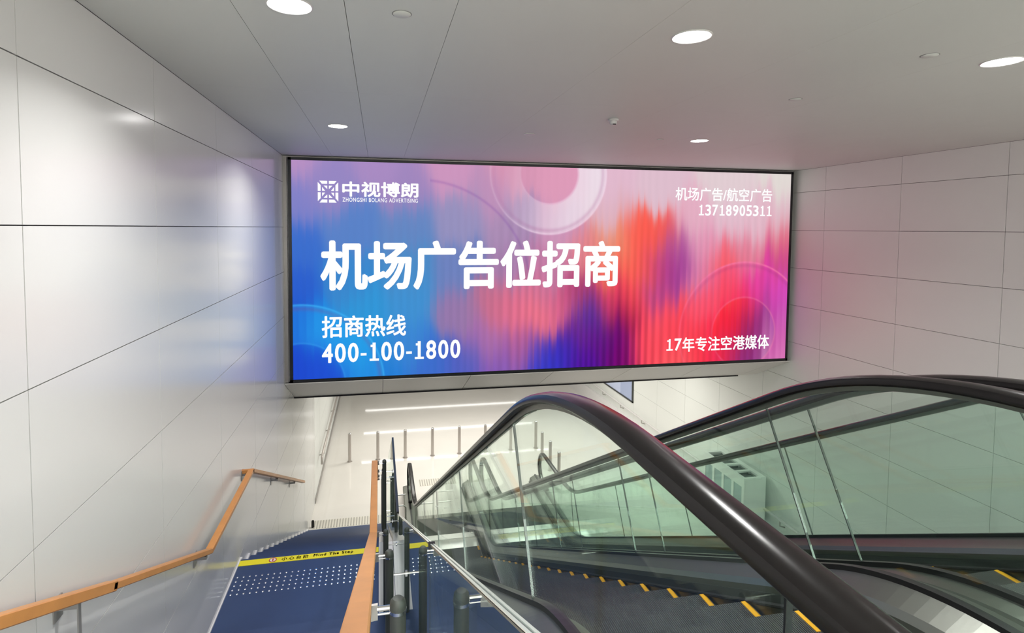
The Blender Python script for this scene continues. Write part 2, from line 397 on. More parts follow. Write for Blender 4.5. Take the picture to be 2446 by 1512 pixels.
def text(name, body, x0, x1, z0, z1, parent, m, bold=0.02, y=YS, floorz=None, space=1.0):
    cu = bpy.data.curves.new(name, 'FONT'); cu.body = body; cu.size = 1;  cu.resolution_u = 4; cu.space_character = space
    to = bpy.data.objects.new(name, cu); C.objects.link(to)
    dg = bpy.context.evaluated_depsgraph_get(); me = bpy.data.meshes.new_from_object(to.evaluated_get(dg))
    C.objects.unlink(to); bpy.data.objects.remove(to)
    co = np.zeros(len(me.vertices)*3); me.vertices.foreach_get('co', co); co = co.reshape(-1, 3)
    lo, hi = co.min(0), co.max(0)
    u = (co[:, 0]-lo[0])/(hi[0]-lo[0]); v = (co[:, 1]-lo[1])/(hi[1]-lo[1])
    if floorz is None: new = np.stack([x0+u*(x1-x0), np.full(len(u), y), z0+v*(z1-z0)], 1)
    else: new = np.stack([x0+u*(x1-x0), z0+v*(z1-z0), np.full(len(u), floorz)], 1)     # lying flat: z0,z1 are Y
    me.vertices.foreach_set('co', new.ravel()); me.update()
    if bold:      # heavier strokes: the same flat outlines laid over each other on a small circle
        faces = [tuple(p.vertices) for p in me.polygons]; ax = 1 if floorz is not None else 2
        hgt = (z1-z0)*bold*1.0; V = []; Fc = []
        for k in range(9):
            d = np.zeros(3)
            if k: d[0] = hgt*math.cos(k*math.pi/4); d[ax] = hgt*math.sin(k*math.pi/4)
            sh_ = np.array([(x0+x1)/2, 0, 0]); cc = new.copy()
            cc[:, 0] = sh_[0]+(cc[:, 0]-sh_[0])*(1-2*hgt/abs(x1-x0)); n0 = len(V)
            V += [tuple(q_) for q_ in cc+d]; Fc += [tuple(i_+n0 for i_ in f_) for f_ in faces]
        me = bpy.data.meshes.new(name); me.from_pydata(V, [], Fc)
    me.materials.clear(); me.materials.append(m); me.name = name
    return obj(name, me, None, parent)
tx = M['ledt']
def number(name, body, x0, x1, z0, z1, parent, m, bold=0.02):
    """figures set on equal cells; the figure one gets a foot and a flag"""
    wd = [0.62 if c == '-' else 1.0 for c in body]; k = (x1-x0)/(sum(wd)-0.12); x = x0-0.06*k; V = []; Fc = []
    H = z1-z0
    for c, wc in zip(body, wd):
        n0 = len(V)
        if c == '1':
            t_ = H*0.165; xm = x+0.52*k; 
            for (a, b, c_, d) in ((xm-t_/2, xm+t_/2, z0, z1), (x+0.16*k, x+0.90*k, z0, z0+H*0.13), (x+0.24*k, xm, z1-H*0.235, z1-H*0.11)):
                n0 = len(V); V += [(a, YS, c_), (b, YS, c_), (b, YS, d), (a, YS, d)]; Fc.append((n0, n0+1, n0+2, n0+3))
        elif c == '-':
            V += [(x+0.08*k, YS, z0+H*.31), (x+0.54*k, YS, z0+H*.31), (x+0.54*k, YS, z0+H*.45), (x+0.08*k, YS, z0+H*.45)]; Fc.append((n0, n0+1, n0+2, n0+3))
        else:
            o_ = text('t', c, x+0.08*k, x+0.92*k, z0, z1, parent, m, bold)
            me = o_.data; V += [tuple(v.co) for v in me.vertices]; Fc += [tuple(i+n0 for i in p.vertices) for p in me.polygons]
            bpy.data.objects.remove(o_)
        x += wc*k
    me = bpy.data.meshes.new(name); me.from_pydata(V, [], Fc); me.materials.append(m)
    return obj(name, me, None, parent)
text('headline_lettering', '机场广告位招商', -0.785, 3.55, -0.845, -0.19, sc, tx, 0.030)
text('hotline_lettering', '招商热线', -0.772, 0.365, -1.50, -1.21, sc, tx, 0.022)
number('hotline_number', '400-100-1800', -0.775, 1.136, -1.845, -1.59, sc, tx, 0.030)
text('corner_lettering', '机场广告/航空广告', 4.433, 6.103, 0.448, 0.648, sc, tx, 0.016)
number('corner_number', '13718905311', 4.82, 6.108, 0.224, 0.386, sc, tx, 0.030)
number('slogan_number', '17', 4.327, 4.60, -1.865, -1.685, sc, tx, 0.03)
text('slogan_lettering', '年专注空港媒体', 4.61, 6.132, -1.89, -1.67, sc, tx, 0.02)
lgt = text('logo_lettering', '中视博朗', -0.49, 0.535, 0.424, 0.618, sc, tx, 0.034)
text('logo_small_lettering', 'ZHONGSHI BOLANG ADVERTISING', -0.487, 0.527, 0.35, 0.405, sc, tx, 0.012, space=1.15)
lg = MB()
def poly(pts):
    lx, lz, sxx, szz = -0.808, 0.333, 0.267, 0.292
    v = [(lx+a*sxx, YS-0.001, lz+b*szz) for a, b in pts]
    lg.add(v, [tuple(range(len(v)))])
for fx in (0, 1):
    for fz in (0, 1):
        g = lambda a, b: ((1-a) if fx else a, (1-b) if fz else b)
        poly([g(.08, 1), g(.46, 1), g(.46, .86), g(.20, .86)])
        poly([g(0, .94), g(.14, .80), g(.14, .53), g(0, .53)])
        poly([g(.28, .78), g(.46, .78), g(.46, .62)])
        poly([g(.21, .72), g(.21, .54), g(.36, .54)])
obj('logo_mark', lg, tx, sc)

# ================================================================== CEILING FITTINGS
def downlight():
    t = thing('downlight', (0, 0, 0), 'x', 'lamp', 'round downlights in the upper ceiling')
    obj('trim_ring', MB().lathe([(0.086, 0.0), (0.092, -0.004), (0.098, 0.0), (0.098, 0.006), (0.086, 0.006)]), M['offwhite'], t, True, loc=(0, 0, 0))
    obj('lamp_face', MB().lathe([(0.084, -0.002), (0.084, 0.004)]), M['lamp'], t, False, loc=(0, 0, 0))
    return t
dl = downlight(); first = True
LP = [(-0.376, 2.5, 'round lit ceiling downlight nearest the left wall, cut by the top of the picture'), (1.517, 2.486, 'round lit ceiling downlight in the middle of the nearer row'),
      (3.43, 2.487, 'round lit ceiling downlight at the right edge of the picture'), (-0.38, 5.327, 'small lit downlight above the top left end of the display'),
      (3.367, 5.318, 'small lit downlight above the right half of the display'),
      (-0.38, -0.33, 'round downlight over the upper landing behind the viewpoint, left one'), (1.517, -0.33, 'round downlight over the upper landing behind the viewpoint, middle one'),
      (3.43, -0.33, 'round downlight over the upper landing behind the viewpoint, right one')]
for (x, y, lab) in LP:
    if first: dl.location = (x, y, ZC-0.001); dl['label'] = lab; first = False
    else: dup(dl, (x, y, ZC-0.001), lab)
    area('downlight_beam', (x, y, ZC-0.02), 0.15, 0.15, DOWN_W, (1, 0.985, 0.97), disk=True, spread=136)
# unseen fill light added over the landing behind to brighten walls and ceiling
area('rear_fill_light', (2.6, -2.7, ZC-0.03), 7.0, 2.4, 500, (1, 0.985, 0.96))
# sprinkler cover plates
def sprink(x, y, lab, r=0.04):
    t = thing('sprinkler_cover', (x, y, ZC), lab, 'sprinkler', 'flush round sprinkler covers in the ceiling')
    obj('cover_disc', MB().lathe([(r-0.004, -0.006), (r, -0.003), (r, 0.0)], (x, y, ZC), 20), M['ceil'], t, True)
    obj('shadow_ring', MB().lathe([(r+0.004, -0.0015), (r+0.004, 0.0)], (x, y, ZC), 20), M['ceiljoint'], t)
    return t
sprink(0.102, 2.495, 'flush round ceiling cover plate right of the nearest left downlight')
sprink(2.931, 2.48, 'flush round ceiling cover plate left of the rightmost downlight')
sprink(2.973, 3.496, 'faint flush round ceiling cover plate above the right corner of the display')
sprink(2.921, 5.338, 'tiny flush ceiling cover plate just left of the small right downlight', 0.03)
t = thing('smoke_detector', (1.997, 4.464, ZC), 'small white dome smoke detector on the ceiling above the display', 'detector')
obj('base', MB().lathe([(0.045, 0), (0.047, -0.012), (0.04, -0.018)], (1.997, 4.464, ZC)), M['offwhite'], t, True)
obj('sensor_head', MB().lathe([(0.032, -0.018), (0.03, -0.04), (0.018, -0.05)], (1.997, 4.464, ZC)), M['offwhite'], t, True)
obj('sensor_slot', MB().box(1.985, 2.01, 4.434, 4.446, ZC-0.05, ZC-0.042), M['dark'], t)
t = thing('ceiling_speaker', (1.489, 5.332, ZC), 'small pale round ceiling plate above the middle of the display', 'speaker')
obj('rim', MB().lathe([(0.055, 0), (0.056, -0.006), (0.048, -0.008)], (1.489, 5.332, ZC)), M['offwhite'], t, True)
obj('grille', MB().lathe([(0.045, -0.007), (0.02, -0.011)], (1.489, 5.332, ZC)), M['offwhite'], t, True)
# light strips on the lower ceiling
for i, (y, lab) in enumerate(((19.4, 'nearest'), (22.2, 'middle'), (25.0, 'farthest'))):
    t = thing('strip_light', (3.05, y, ZLC), f'long white ceiling light strip of the far hall, {lab} of three, mirrored in the floor', 'lamp', 'ceiling light strips of the far hall')
    obj('diffuser', MB().box(-0.64, 6.45, y-0.04, y+0.04, ZLC-0.02, ZLC), M['strip'], t)
    obj('housing', MB().box(-0.66, 6.47, y-0.06, y+0.06, ZLC-0.008, ZLC), M['offwhite'], t)

# ================================================================== STAIRCASE
st = thing('staircase', (-0.6, 3.0, ZM), 'staircase with a dark blue landing, yellow warning tape and steel studs beside the left wall', 'stairs')
XS1 = 0.122
obj('landing', MB().box(-WA, XS1, 4.0, 5.15, ZM-0.25, ZM), M['blue'], st)
nr, tr_ = 11, 0.30; rh = (ZU-ZM)/nr
for k in range(nr-1):
    y0 = 4.0-tr_*(nr-1-k); z = ZU-rh*(k+1)
    obj('step', MB().prismx([(y0, z), (y0+tr_+0.012, z), (y0+tr_+0.012, z-0.03), (y0+tr_, z-0.035), (y0+tr_, z-0.3), (y0, z-0.3)], -WA, XS1), M['blue'], st)
obj('upper_edge', MB().box(-WA, XS1, 0.45, 1.0, ZU-0.3, ZU), M['blue'], st)
nr2, td = 16, 0.30; rh2 = (ZM-ZF)/nr2
for k in range(nr2-1):
    y0 = 5.15+td*k; z = ZM-rh2*(k+1)
    obj('step', MB().prismx([(y0, z), (y0+td+0.012, z), (y0+td+0.012, z-0.03), (y0+td, z-0.035), (y0+td, z-0.3), (y0, z-0.3)], -WA+0.02, XS1), M['blue'], st)
# stepped white skirting along the left wall and a straight one at the landing
sk = MB()
pts = [(5.15, ZM+0.012)]
for k in range(nr2-1):
    y0 = 5.15+td*k; z = ZM-rh2*(k+1)
    pts += [(y0+0.02, pts[-1][1]), (y0+0.02, z+0.02)]
pts += [(5.15+td*(nr2-1)+0.02, pts[-1][1]), (5.15+td*(nr2-1)+0.02, ZF), (5.15, ZM-0.4)]
sk.prismx(pts, -WA, -WA+0.018)
obj('skirting', sk, M['white'], st)
obj('skirting', MB().box(-WA, -WA+0.010, 4.0, 5.15, ZM, ZM+0.012), M['white'], st)
# pale edge strip at the foot and the stone kerb that carries the balustrade
obj('foot_strip', MB().box(-WA, XS1, 5.15+td*(nr2-1)+0.014, 5.15+td*(nr2-1)+0.06, ZF, ZF+0.012), M['yellow'], st)
kb = MB()
kb.prismx([(0.75, ZU+0.03), (1.0, ZU+0.03), (4.0, ZM+0.03), (5.15, ZM+0.03), (9.75, ZF+0.06), (9.75, ZF), (5.1, ZM-0.2), (4.0, ZM-0.2), (0.75, ZU-0.2)], -0.012, 0.118)
obj('kerb', kb, M['white'], st)
obj('side_apron', MB().prismx([(0.5, ZU-0.02), (1.0, ZU-0.02), (4.0, ZM-0.03), (5.15, ZM-0.03), (9.9, ZF+0.03), (9.9, ZF-0.1), (5.1, ZM-0.3), (4.0, ZM-0.3), (0.5, ZU-0.3)], 0.13, 0.455), M['apron'], st)
# yellow tape with lettering
tp = obj('warning_tape', MB().box(-WA+0.003, -0.014, 5.045, 5.125, ZM, ZM+0.003), M['yellow'], st)
text('tape_lettering', '小心台阶', -0.885, -0.650, 5.062, 5.112, tp, M['ink'], 0.02, floorz=ZM+0.0045, space=1.5)
text('tape_english', 'Mind The Step', -0.605, -0.248, 5.062, 5.112, tp, M['ink'], 0.03, floorz=ZM+0.0045, space=1.25)
ic = MB(); cxm, cym = -0.962, 5.086
ic.add([(cxm+0.034*math.cos(a), cym+0.034*math.sin(a), ZM+0.0045) for a in np.linspace(0, 2*math.pi, 20, endpoint=False)], [tuple(range(20))])
ico = obj('tape_symbol', ic, M['inkw'], tp)
ic = MB(); n = 20
ic.add([(cxm+r*math.cos(a), cym+r*math.sin(a), ZM+0.0055) for r in (0.034, 0.026) for a in np.linspace(0, 2*math.pi, n, endpoint=False)], [(i, (i+1) % n, (i+1) % n+n, i+n) for i in range(n)])
ic.box(cxm-0.006, cxm+0.006, cym-0.018, cym+0.018, ZM+0.005, ZM+0.0056)
obj('tape_symbol', ic, M['inkred'], tp)
# steel studs
sd = MB()
def stud(x, y):
    n = 6
    sd.add([(x+r*math.cos(a), y+r*math.sin(a), ZM+z) for r, z in ((0.0095, 0), (0.0065, 0.004)) for a in np.linspace(0, 2*math.pi, n, endpoint=False)],
           [(i, (i+1) % n, (i+1) % n+n, i+n) for i in range(n)]+[tuple(range(n, 2*n))])
for (ya, rows) in ((4.655, 5), (4.033, 2)):
    for i in range(25):
        for j in range(rows):
            x = -1.215+i*0.0505
            if x > -0.03: continue
            stud(x, ya+j*0.057)
so = obj('studs', sd, M['stud'], st); so['kind'] = 'stuff'

# ================================================================== STAIR HANDRAILS
def rail_path(yz, X): return [(X, y, z) for y, z in yz]
def wood_rail(name, X, yz, parent, w=0.058, h=0.034):
    """one mitred timber bar of rectangular section following yz, lying in the plane X"""
    pr = [(-w/2, -h+0.004), (-w/2+0.004, -h), (w/2-0.004, -h), (w/2, -h+0.004), (w/2, -0.004), (w/2-0.004, 0), (-w/2+0.004, 0), (-w/2, -0.004)]
    path = []
    for i, (y, z) in enumerate(yz):
        a = yz[max(i-1, 0)]; b = yz[min(i+1, len(yz)-1)]
        def nrm(p, q):
            dy, dz = q[0]-p[0], q[1]-p[1]; l = math.hypot(dy, dz); return (-dz/l, dy/l)
        if i == 0 or i == len(yz)-1: n1 = nrm(a, b); path.append((y, z, *n1)); continue
        n1 = nrm(a, (y, z)); n2 = nrm((y, z), b); m_ = (n1[0]+n2[0], n1[1]+n2[1]); l = math.hypot(*m_); m_ = (m_[0]/l, m_[1]/l)
        sc_ = 1/(m_[0]*n1[0]+m_[1]*n1[1]); path.append((y, z, m_[0]*sc_, m_[1]*sc_))
    return obj(name, MB().sweep(X, pr, path), M['wood'], parent)
lr = thing('wooden_handrail', (-1.18, 1.0, ZU), 'bent wooden handrail fixed along the left wall beside the stairs', 'handrail')
XL = -1.179
wood_rail('upper_rail', XL, [(-1.0, -0.62), (0.72, -0.62), (2.63, -1.588)], lr, 0.05, 0.044)
wood_rail('middle_rail', XL, [(2.60, -1.578), (4.003, -2.259), (5.275, -2.254)], lr, 0.05, 0.034)
wood_rail('lower_rail', XL, [(5.275, -2.252), (8.72, -3.975)], lr, 0.05, 0.034)
obj('end_return', MB().box(-WA, XL+0.025, 5.255, 5.285, -2.286, -2.256), M['wood'], lr)
for (y, z) in ((1.2, -0.92), (2.36, -1.50), (3.95, -2.28), (5.27, -2.29), (6.6, -2.96), (7.9, -3.61)):
    b = MB().box(-WA, XL, y-0.012, y+0.012, z-0.02, z-0.0)
    b.box(-WA, -WA+0.006, y-0.03, y+0.03, z-0.06, z+0.03)
    obj('wall_bracket', b, M['plate'], lr)
obj('drop_bar', MB().box(XL-0.003, XL+0.003, 2.346, 2.366, -2.2, -1.47), M['plate'], lr)

rr_ = thing('wooden_handrail', (-0.05, 1.0, ZU), 'orange wooden handrail on short brackets between the stairs and the escalators', 'handrail')
XRr = -0.049
wood_rail('upper_rail', XRr, [(-1.0, -0.606), (0.704, -0.606), (4.0, -2.254)], rr_, 0.056, 0.03)
wood_rail('middle_rail', XRr, [(4.0, -2.254), (5.262, -2.254)], rr_, 0.056, 0.03)
wood_rail('lower_rail', XRr, [(5.262, -2.254), (9.6, -4.42)], rr_, 0.056, 0.03)
# glass balustrade on dark posts
gb = thing('glass_balustrade', (0.06, 4.0, ZM), 'frameless glass balustrade on dark steel posts between the stairs and the near escalator', 'balustrade')
XG = 0.125
PY = [(0.1, -0.6, ZU), (1.29, -0.896, None), (2.49, -1.497, None), (4.0, -2.245, ZM+0.03), (5.255, -2.25, ZM+0.03), (6.75, -3.0, None), (8.25, -3.75, None), (9.55, -4.40, ZF+0.06)]
for i, (y, zt, zb) in enumerate(PY):
    if zb is None: zb = (ZU-(y-1.0)*0.54 if y < 4 else ZM-(y-5.15)*0.524)+0.0
    p = obj('post', MB().lathe([(0.0195, zb), (0.0195, zt-0.022)], (0.042, y, 0), 20), M['post'], gb, True)
    cp = MB().lathe([(0.0205, zt-0.03), (0.0205, zt-0.02), (0.0185, zt-0.008), (0.012, zt-0.001), (0.003, zt)], (0.042, y, 0), 20)
    obj('post_cap', cp, M['post'], p, True)
    obj('collar', MB().lathe([(0.0212, zt-0.034), (0.0212, zt-0.026)], (0.042, y, 0), 20), M['chrome'], p, True)
    for dz in (0.12, 0.62):
        a = MB().tube([(0.042, y, zt-dz), (XG-0.006, y, zt-dz)], 0.0045, 8)
        a.tube([(XG-0.010, y, zt-dz), (XG+0.014, y, zt-dz)], 0.014, 14)
        obj('glass_clamp', a, M['chrome'], p, True)
    # bracket plate that holds the timber rail
    b = MB().prismy([(-0.055, zt-0.014), (-0.006, zt-0.010), (-0.006, zt-0.048), (-0.040, zt-0.052)], y-0.004, y+0.004)
    obj('rail_bracket', b, M['plate'], p)
    obj('rail_stub', MB().tube([(-0.008, y, zt-0.022), (0.03, y, zt-0.022)], 0.006, 8).tube([(-0.008, y, zt-0.036), (0.03, y, zt-0.036)], 0.003, 8), M['chrome'], p, True)
def gtop(y):
    if y < 0.145: return -0.6
    if y < 3.855: return -0.131-0.5*y
    if y < 5.385: return -2.045-0.03*(y-3.86)
    return -2.09-0.5*(y-5.38)
def gbot(y):
    if y < 1.0: return ZU+0.1
    if y < 4.0: return ZU+0.1-(y-1.0)*0.54
    if y < 5.15: return ZM+0.08
    return ZM+0.1-(y-5.15)*0.52
gs = [(-0.9, 0.14), (0.15, 1.285), (1.30, 3.845), (3.86, 5.38), (5.40, 7.3), (7.32, 9.2)]
for a, b in gs:
    ys = sorted(set([a, b]+[y for y in (1.0, 4.0, 5.15) if a < y < b]))
    top = [(y, gtop(min(max(y, a+1e-4), b-1e-4))) for y in (a, b)]
    bot = [(y, gbot(y)) for y in reversed(ys)]
    gp = obj('glass_pane', MB().prismx(top+bot, XG-0.005, XG+0.005), M['stairglass'], gb)
    ed = obj('pane_edge', MB().prismx([(a, top[0][1]), (b, top[1][1]), (b, top[1][1]+0.004), (a, top[0][1]+0.004)], XG-0.005, XG+0.005), M['gasket'] if a == 3.86 else M['edged'], gp)
    if a == 3.86: obj('black_edge_trim', MB().prismx([(a-0.01, top[0][1]-0.012), (b, top[1][1]-0.012), (b, top[1][1]+0.008), (a-0.01, top[0][1]+0.008)], XG-0.009, XG+0.009), M['gasket'], gp)
    if a != 3.86:
        for x_ in (XG-0.005, XG+0.0015):
            obj('edge_glint', MB().prismx([(a, top[0][1]+0.003), (b, top[1][1]+0.003), (b, top[1][1]+0.0055), (a, top[0][1]+0.0055)], x_, x_+0.0035), M['edgeg'], gp)
    if a > 1 and a < 2: obj('pane_clip', MB().box(XG-0.009, XG+0.007, 1.286, 1.299, gtop(1.29)-0.006, gtop(1.29)+0.006), M['gasket'], gb)

# ================================================================== ESCALATORS
def esc_path(o, hT, hB, y0, y1, Rt=2.1, Rb=1.6, n=14):
    al = math.radians(30); T = math.tan(al); tt = math.tan(al/2)
    yt = (o-hT)/T; yb = (o-hB)/T
    P = [(y0, hT, 0, 1)]
    ya = yt-Rt*tt
    for i in range(n+1):
        a = al*i/n; P.append((ya+Rt*math.sin(a), hT-Rt+Rt*math.cos(a), math.sin(a), math.cos(a)))
    ye = yb+Rb*tt
    s0 = P[-1]; e0 = (ye-Rb*math.sin(al), hB+Rb-Rb*math.cos(al))
    for i in range(1, 20):
        f = i/20; P.append((s0[0]+(e0[0]-s0[0])*f, s0[1]+(e0[1]-s0[1])*f, math.sin(al), math.cos(al)))
    for i in range(n+1):
        a = al*(1-i/n); P.append((ye-Rb*math.sin(a), hB+Rb-Rb*math.cos(a), math.sin(a), math.cos(a)))
    P.append((y1, hB, 0, 1))
    return P
HT, HB = -0.475, -4.566
NW = 0.30                       # newel radius
YN0, YN1 = -0.55, 10.32         # centres of the newel curves
def newel(y, h, sgn, n=12, ext=0.25):
    out = []
    for i in range(1, n+1):
        a = math.pi*i/n; out.append((y+sgn*NW*math.sin(a), h-NW+NW*math.cos(a), sgn*math.sin(a), math.cos(a)))
    out.append((y-sgn*ext, h-2*NW, 0, -1))
    return out
HRP = [(-0.040, -0.010), (-0.0405, 0.002), (-0.036, 0.013), (-0.024, 0.0195), (0, 0.0225), (0.024, 0.0195), (0.036, 0.013), (0.0405, 0.002), (0.040, -0.010), (0.034, -0.0165), (0.020, -0.0165), (0.020, -0.010), (-0.020, -0.010), (-0.020, -0.0165), (-0.034, -0.0165)]
def interp(P, y):
    for i in range(len(P)-1):
        if P[i][0] <= y <= P[i+1][0]:
            f = (y-P[i][0])/(P[i+1][0]-P[i][0]); return [P[i][k]+f*(P[i+1][k]-P[i][k]) for k in range(4)]
    return list(P[0] if y < P[0][0] else P[-1])
def sub(P, a, b):
    return [tuple(interp(P, a))]+[p for p in P if a+1e-4 < p[0] < b-1e-4]+[tuple(interp(P, b))]
JY = [0.646, 2.245, 3.83, 5.42, 7.0, 8.75]
def balustrade(esc, L, side, P):
    """side=+1: the steps are at larger X"""
    s = side
    hp = sub(P, YN0, YN1)
    full = list(reversed(newel(YN0, HT, -1)))+hp+newel(YN1, HB, 1)
    h = obj('handrail', MB().sweep(L, HRP, full), M['rubber'], esc, True)
    obj('rail_guide', MB().sweep(L, [(-0.011, -0.034), (0.011, -0.034), (0.014, -0.012), (-0.014, -0.012)], full), M['deck'], h)
    # glass panes between the joints
    top_off, bot_off = 0.036, 0.69
    cuts = [YN0]+JY+[YN1]
    for i in range(len(cuts)-1):
        a, b = cuts[i]+(0.003 if i else 0), cuts[i+1]-(0.003 if i < len(cuts)-2 else 0)
        pp = sub(P, a, b)
        top = [(y-top_off*ny, z-top_off*nz) for y, z, ny, nz in pp]
        bot = [(y-bot_off*ny, z-bot_off*nz) for y, z, ny, nz in pp]
        if i == 0:
            c = [(YN0-(NW-top_off)*math.sin(t_), HT-NW+(NW-top_off)*math.cos(t_)) for t_ in np.linspace(0, math.pi, 10)]
            bot = [(YN0-0.02, HT-bot_off)]+bot[1:]; top = list(reversed(c))+top[1:]
        if i == len(cuts)-2:
            c = [(YN1+(NW-top_off)*math.sin(t_), HB-NW+(NW-top_off)*math.cos(t_)) for t_ in np.linspace(0, math.pi, 10)]
            top = top[:-1]+c
        gpn = obj('glass_panel', MB().prismx(top+list(reversed(bot)), L-0.005, L+0.005), M['glass'], esc)
        if i < len(cuts)-2:
            j = interp(P, cuts[i+1])
            y, z, ny, nz = j
            obj('joint_strip', MB().prismx([(y-top_off*ny-0.002, z-top_off*nz), (y-top_off*ny+0.002, z-top_off*nz), (y-bot_off*ny+0.002, z-bot_off*nz), (y-bot_off*ny-0.002, z-bot_off*nz)], L-0.0055, L+0.0055), M['gasket'], gpn)
    dp = sub(P, YN0-0.55, YN1+0.62)
    obj('glass_gasket', MB().sweep(L, [(-0.017, -0.715), (0.017, -0.715), (0.017, -0.672), (-0.017, -0.672)], dp), M['gasket'], esc)
    obj('inner_deck', MB().sweep(L, [(s*0.016, -0.69), (s*0.10, -0.735), (s*0.116, -0.76), (s*0.116, -0.79), (s*0.016, -0.79)], dp), M['deck'], esc)
    obj('outer_deck', MB().sweep(L, [(-s*0.016, -0.69), (-s*0.095, -0.70), (-s*0.108, -0.712), (-s*0.108, -0.79), (-s*0.016, -0.79)], dp), M['deck'], esc)
    sk_ = obj('skirt_panel', MB().sweep(L, [(s*0.116, -0.785), (s*0.120, -0.785), (s*0.120, -1.10), (s*0.112, -1.10)], dp), M['skirt'], esc)
    obj('skirt_brush', MB().sweep(L, [(s*0.120, -0.82), (s*0.138, -0.825), (s*0.138, -0.832), (s*0.120, -0.84)], dp), M['brush'], sk_)
    obj('side_cladding', MB().sweep(L, [(-s*0.098, -0.785), (-s*0.104, -0.785), (-s*0.104, -1.30), (-s*0.098, -1.30)], dp), M['steel'], esc)
    for (yb_, hh, e) in ((YN0-0.42, HT, -1), (YN1+0.42, HB, 1)):      # rounded newel base
        pass
def step_z(Y, o):
    z = o-0.98-0.57735*Y
    return max(min(z, ZU-0.001), ZF+0.001)
def escalator(La, Lb, o, label):
    e = thing('escalator', ((La+Lb)/2, 9.0, ZF), label, 'escalator', 'pair of glass-sided escalators')
    P = esc_path(o, HT, HB, -1.6, 11.2)
    balustrade(e, La, 1, P); balustrade(e, Lb, -1, P)
    x0, x1 = La+0.124, Lb-0.124
    pitch = 0.322; y = 2.48-0.322*6
    tm = MB().box(x0-((x0+x1)/2), x1-((x0+x1)/2), -pitch+0.004, 0, -0.02, 0).mesh('step', M['tread'])
    rm = MB().box(x0-((x0+x1)/2), x1-((x0+x1)/2), -0.03, -0.004, -0.24, -0.012).mesh('riser', M['tread'])
    ym = MB()
    hw = (x1-x0)/2
    ym.box(hw-0.036, hw-0.008, -0.115, -0.002, -0.001, 0.0025).box(-hw+0.008, -hw+0.036, -0.115, -0.002, -0.001, 0.0025)
    ymm = ym.mesh('edge_marking', M['escy'])
    for k in range(32):
        yk = y+pitch*k
        z = step_z(yk-0.04, o)
        if yk < 0.9 or yk > 9.2: continue
        s_ = obj('step', tm, None, e, loc=((x0+x1)/2-e.location.x, yk-e.location.y, z-e.location.z))
        obj('riser', rm, None, s_, loc=(0, 0, 0)); obj('edge_marking', ymm, None, s_, loc=(0, 0, 0))
    for (ya, yb2, z, nm) in ((-1.3, 0.50, ZU, 'floor_plate'), (9.35, 10.05, ZF, 'floor_plate')):
        fp = obj(nm, MB().box(x0, x1, ya, yb2, z-0.05, z+0.006), M['tread'], e)
    for (ya, yb2, z) in ((0.50, 0.62, ZU), (9.2, 9.35, ZF)):
        cbm = MB().box(x0, x1, ya, yb2, z-0.03, z+0.010)
        for i in range(40):
            xa = x0+(x1-x0)*(i+0.3)/40
            s2 = 1 if ya < 5 else -1
            cbm.box(xa, xa+0.010, yb2 if s2 > 0 else ya-0.03, yb2+0.03 if s2 > 0 else ya, z-0.02, z+0.006)
        obj('comb_plate', cbm, M['escy'] if False else M['steel'], e)
    # truss underside
    dp = sub(P, -0.9, YN1+0.3)
    Lm = (La+Lb)/2
    obj('underside', MB().sweep(Lm, [(-(Lm-La)-0.095, -1.30), ((Lm-La)+0.095, -1.30), ((Lm-La)+0.095, -1.33), (-(Lm-La)-0.095, -1.33)], [p for p in dp if p[1] > HB+0.55]), M['skirt'], e)
    return e
escalator(0.566, 1.796, 0.486, 'nearer escalator with black handrails and glass sides, next to the stairs')
escalator(2.023, 3.253, 0.467, 'farther escalator with black handrails and glass sides, right of the near one')
# steel guard hoops beside the foot of the near escalator
gh = thing('guard_rail', (0.38, 9.9, ZF), 'low bent steel guard rail between the foot of the stairs and the near escalator', 'guard rail')
obj('upper_hoop', MB().tube([(0.16, 9.75, -5.05), (0.42, 9.75, -5.05), (0.46, 9.75, -5.09), (0.46, 9.75, ZF)], 0.014, 10), M['steel'], gh, True)
obj('lower_hoop', MB().tube([(0.16, 9.75, -4.85), (0.46, 9.75, -4.85)], 0.012, 10), M['steel'], gh, True)
obj('leg', MB().tube([(0.16, 9.75, ZF), (0.16, 9.75, -4.8)], 0.014, 10), M['steel'], gh, True)

# ================================================================== LOWER HALL
def bollard():
    t = thing('bollard', (0, 0, 0), 'x', 'bollard')
    obj('tube', MB().lathe([(0.036, 0.0), (0.036, 0.66), (0.034, 0.668)], n=20), M['bollard'], t, True, loc=(0, 0, 0))
    obj('cap', MB().lathe([(0.034, 0.668), (0.026, 0.674), (0.004, 0.676)], n=20), M['chrome'], t, True, loc=(0, 0, 0))
    obj('base_flange', MB().lathe([(0.056, 0.0), (0.056, 0.008), (0.036, 0.012)], n=20), M['bollard'], t, True, loc=(0, 0, 0))
    return t
bo = bollard()
bxy = [(-0.69, 12.755), (-0.045, 12.755), (0.592, 12.76), (1.239, 12.765), (1.89, 12.77), (2.53, 12.77), (3.17, 12.77), (3.81, 12.77), (3.76, 12.07), (3.775, 11.50), (3.775, 10.90)]
blab = ['brushed steel bollard standing nearest the left wall on the pale hall floor', 'brushed steel bollard in the far row, second from the left wall',
        'brushed steel bollard in the far row, third from the left wall', 'brushed steel bollard in the far row, fourth from the left wall',
        'brushed steel bollard in the far row, fifth from the left wall', 'brushed steel bollard in the far row, mostly behind the black handrail',
        'brushed steel bollard in the far row seen through glass, next to the corner one', 'brushed steel bollard at the right corner of the far row',
        'brushed steel bollard of the short side row, farthest from the viewer', 'brushed steel bollard of the short side row, middle one', 'brushed steel bollard of the short side row, nearest the escalators']
for i, ((x, y), lab) in enumerate(zip(bxy, blab)):
    if i == 0: bo.location = (x, y, ZF); bo['label'] = lab; bo['group'] = 'steel bollards in the lower hall'
    else: dup(bo, (x, y, ZF), lab)
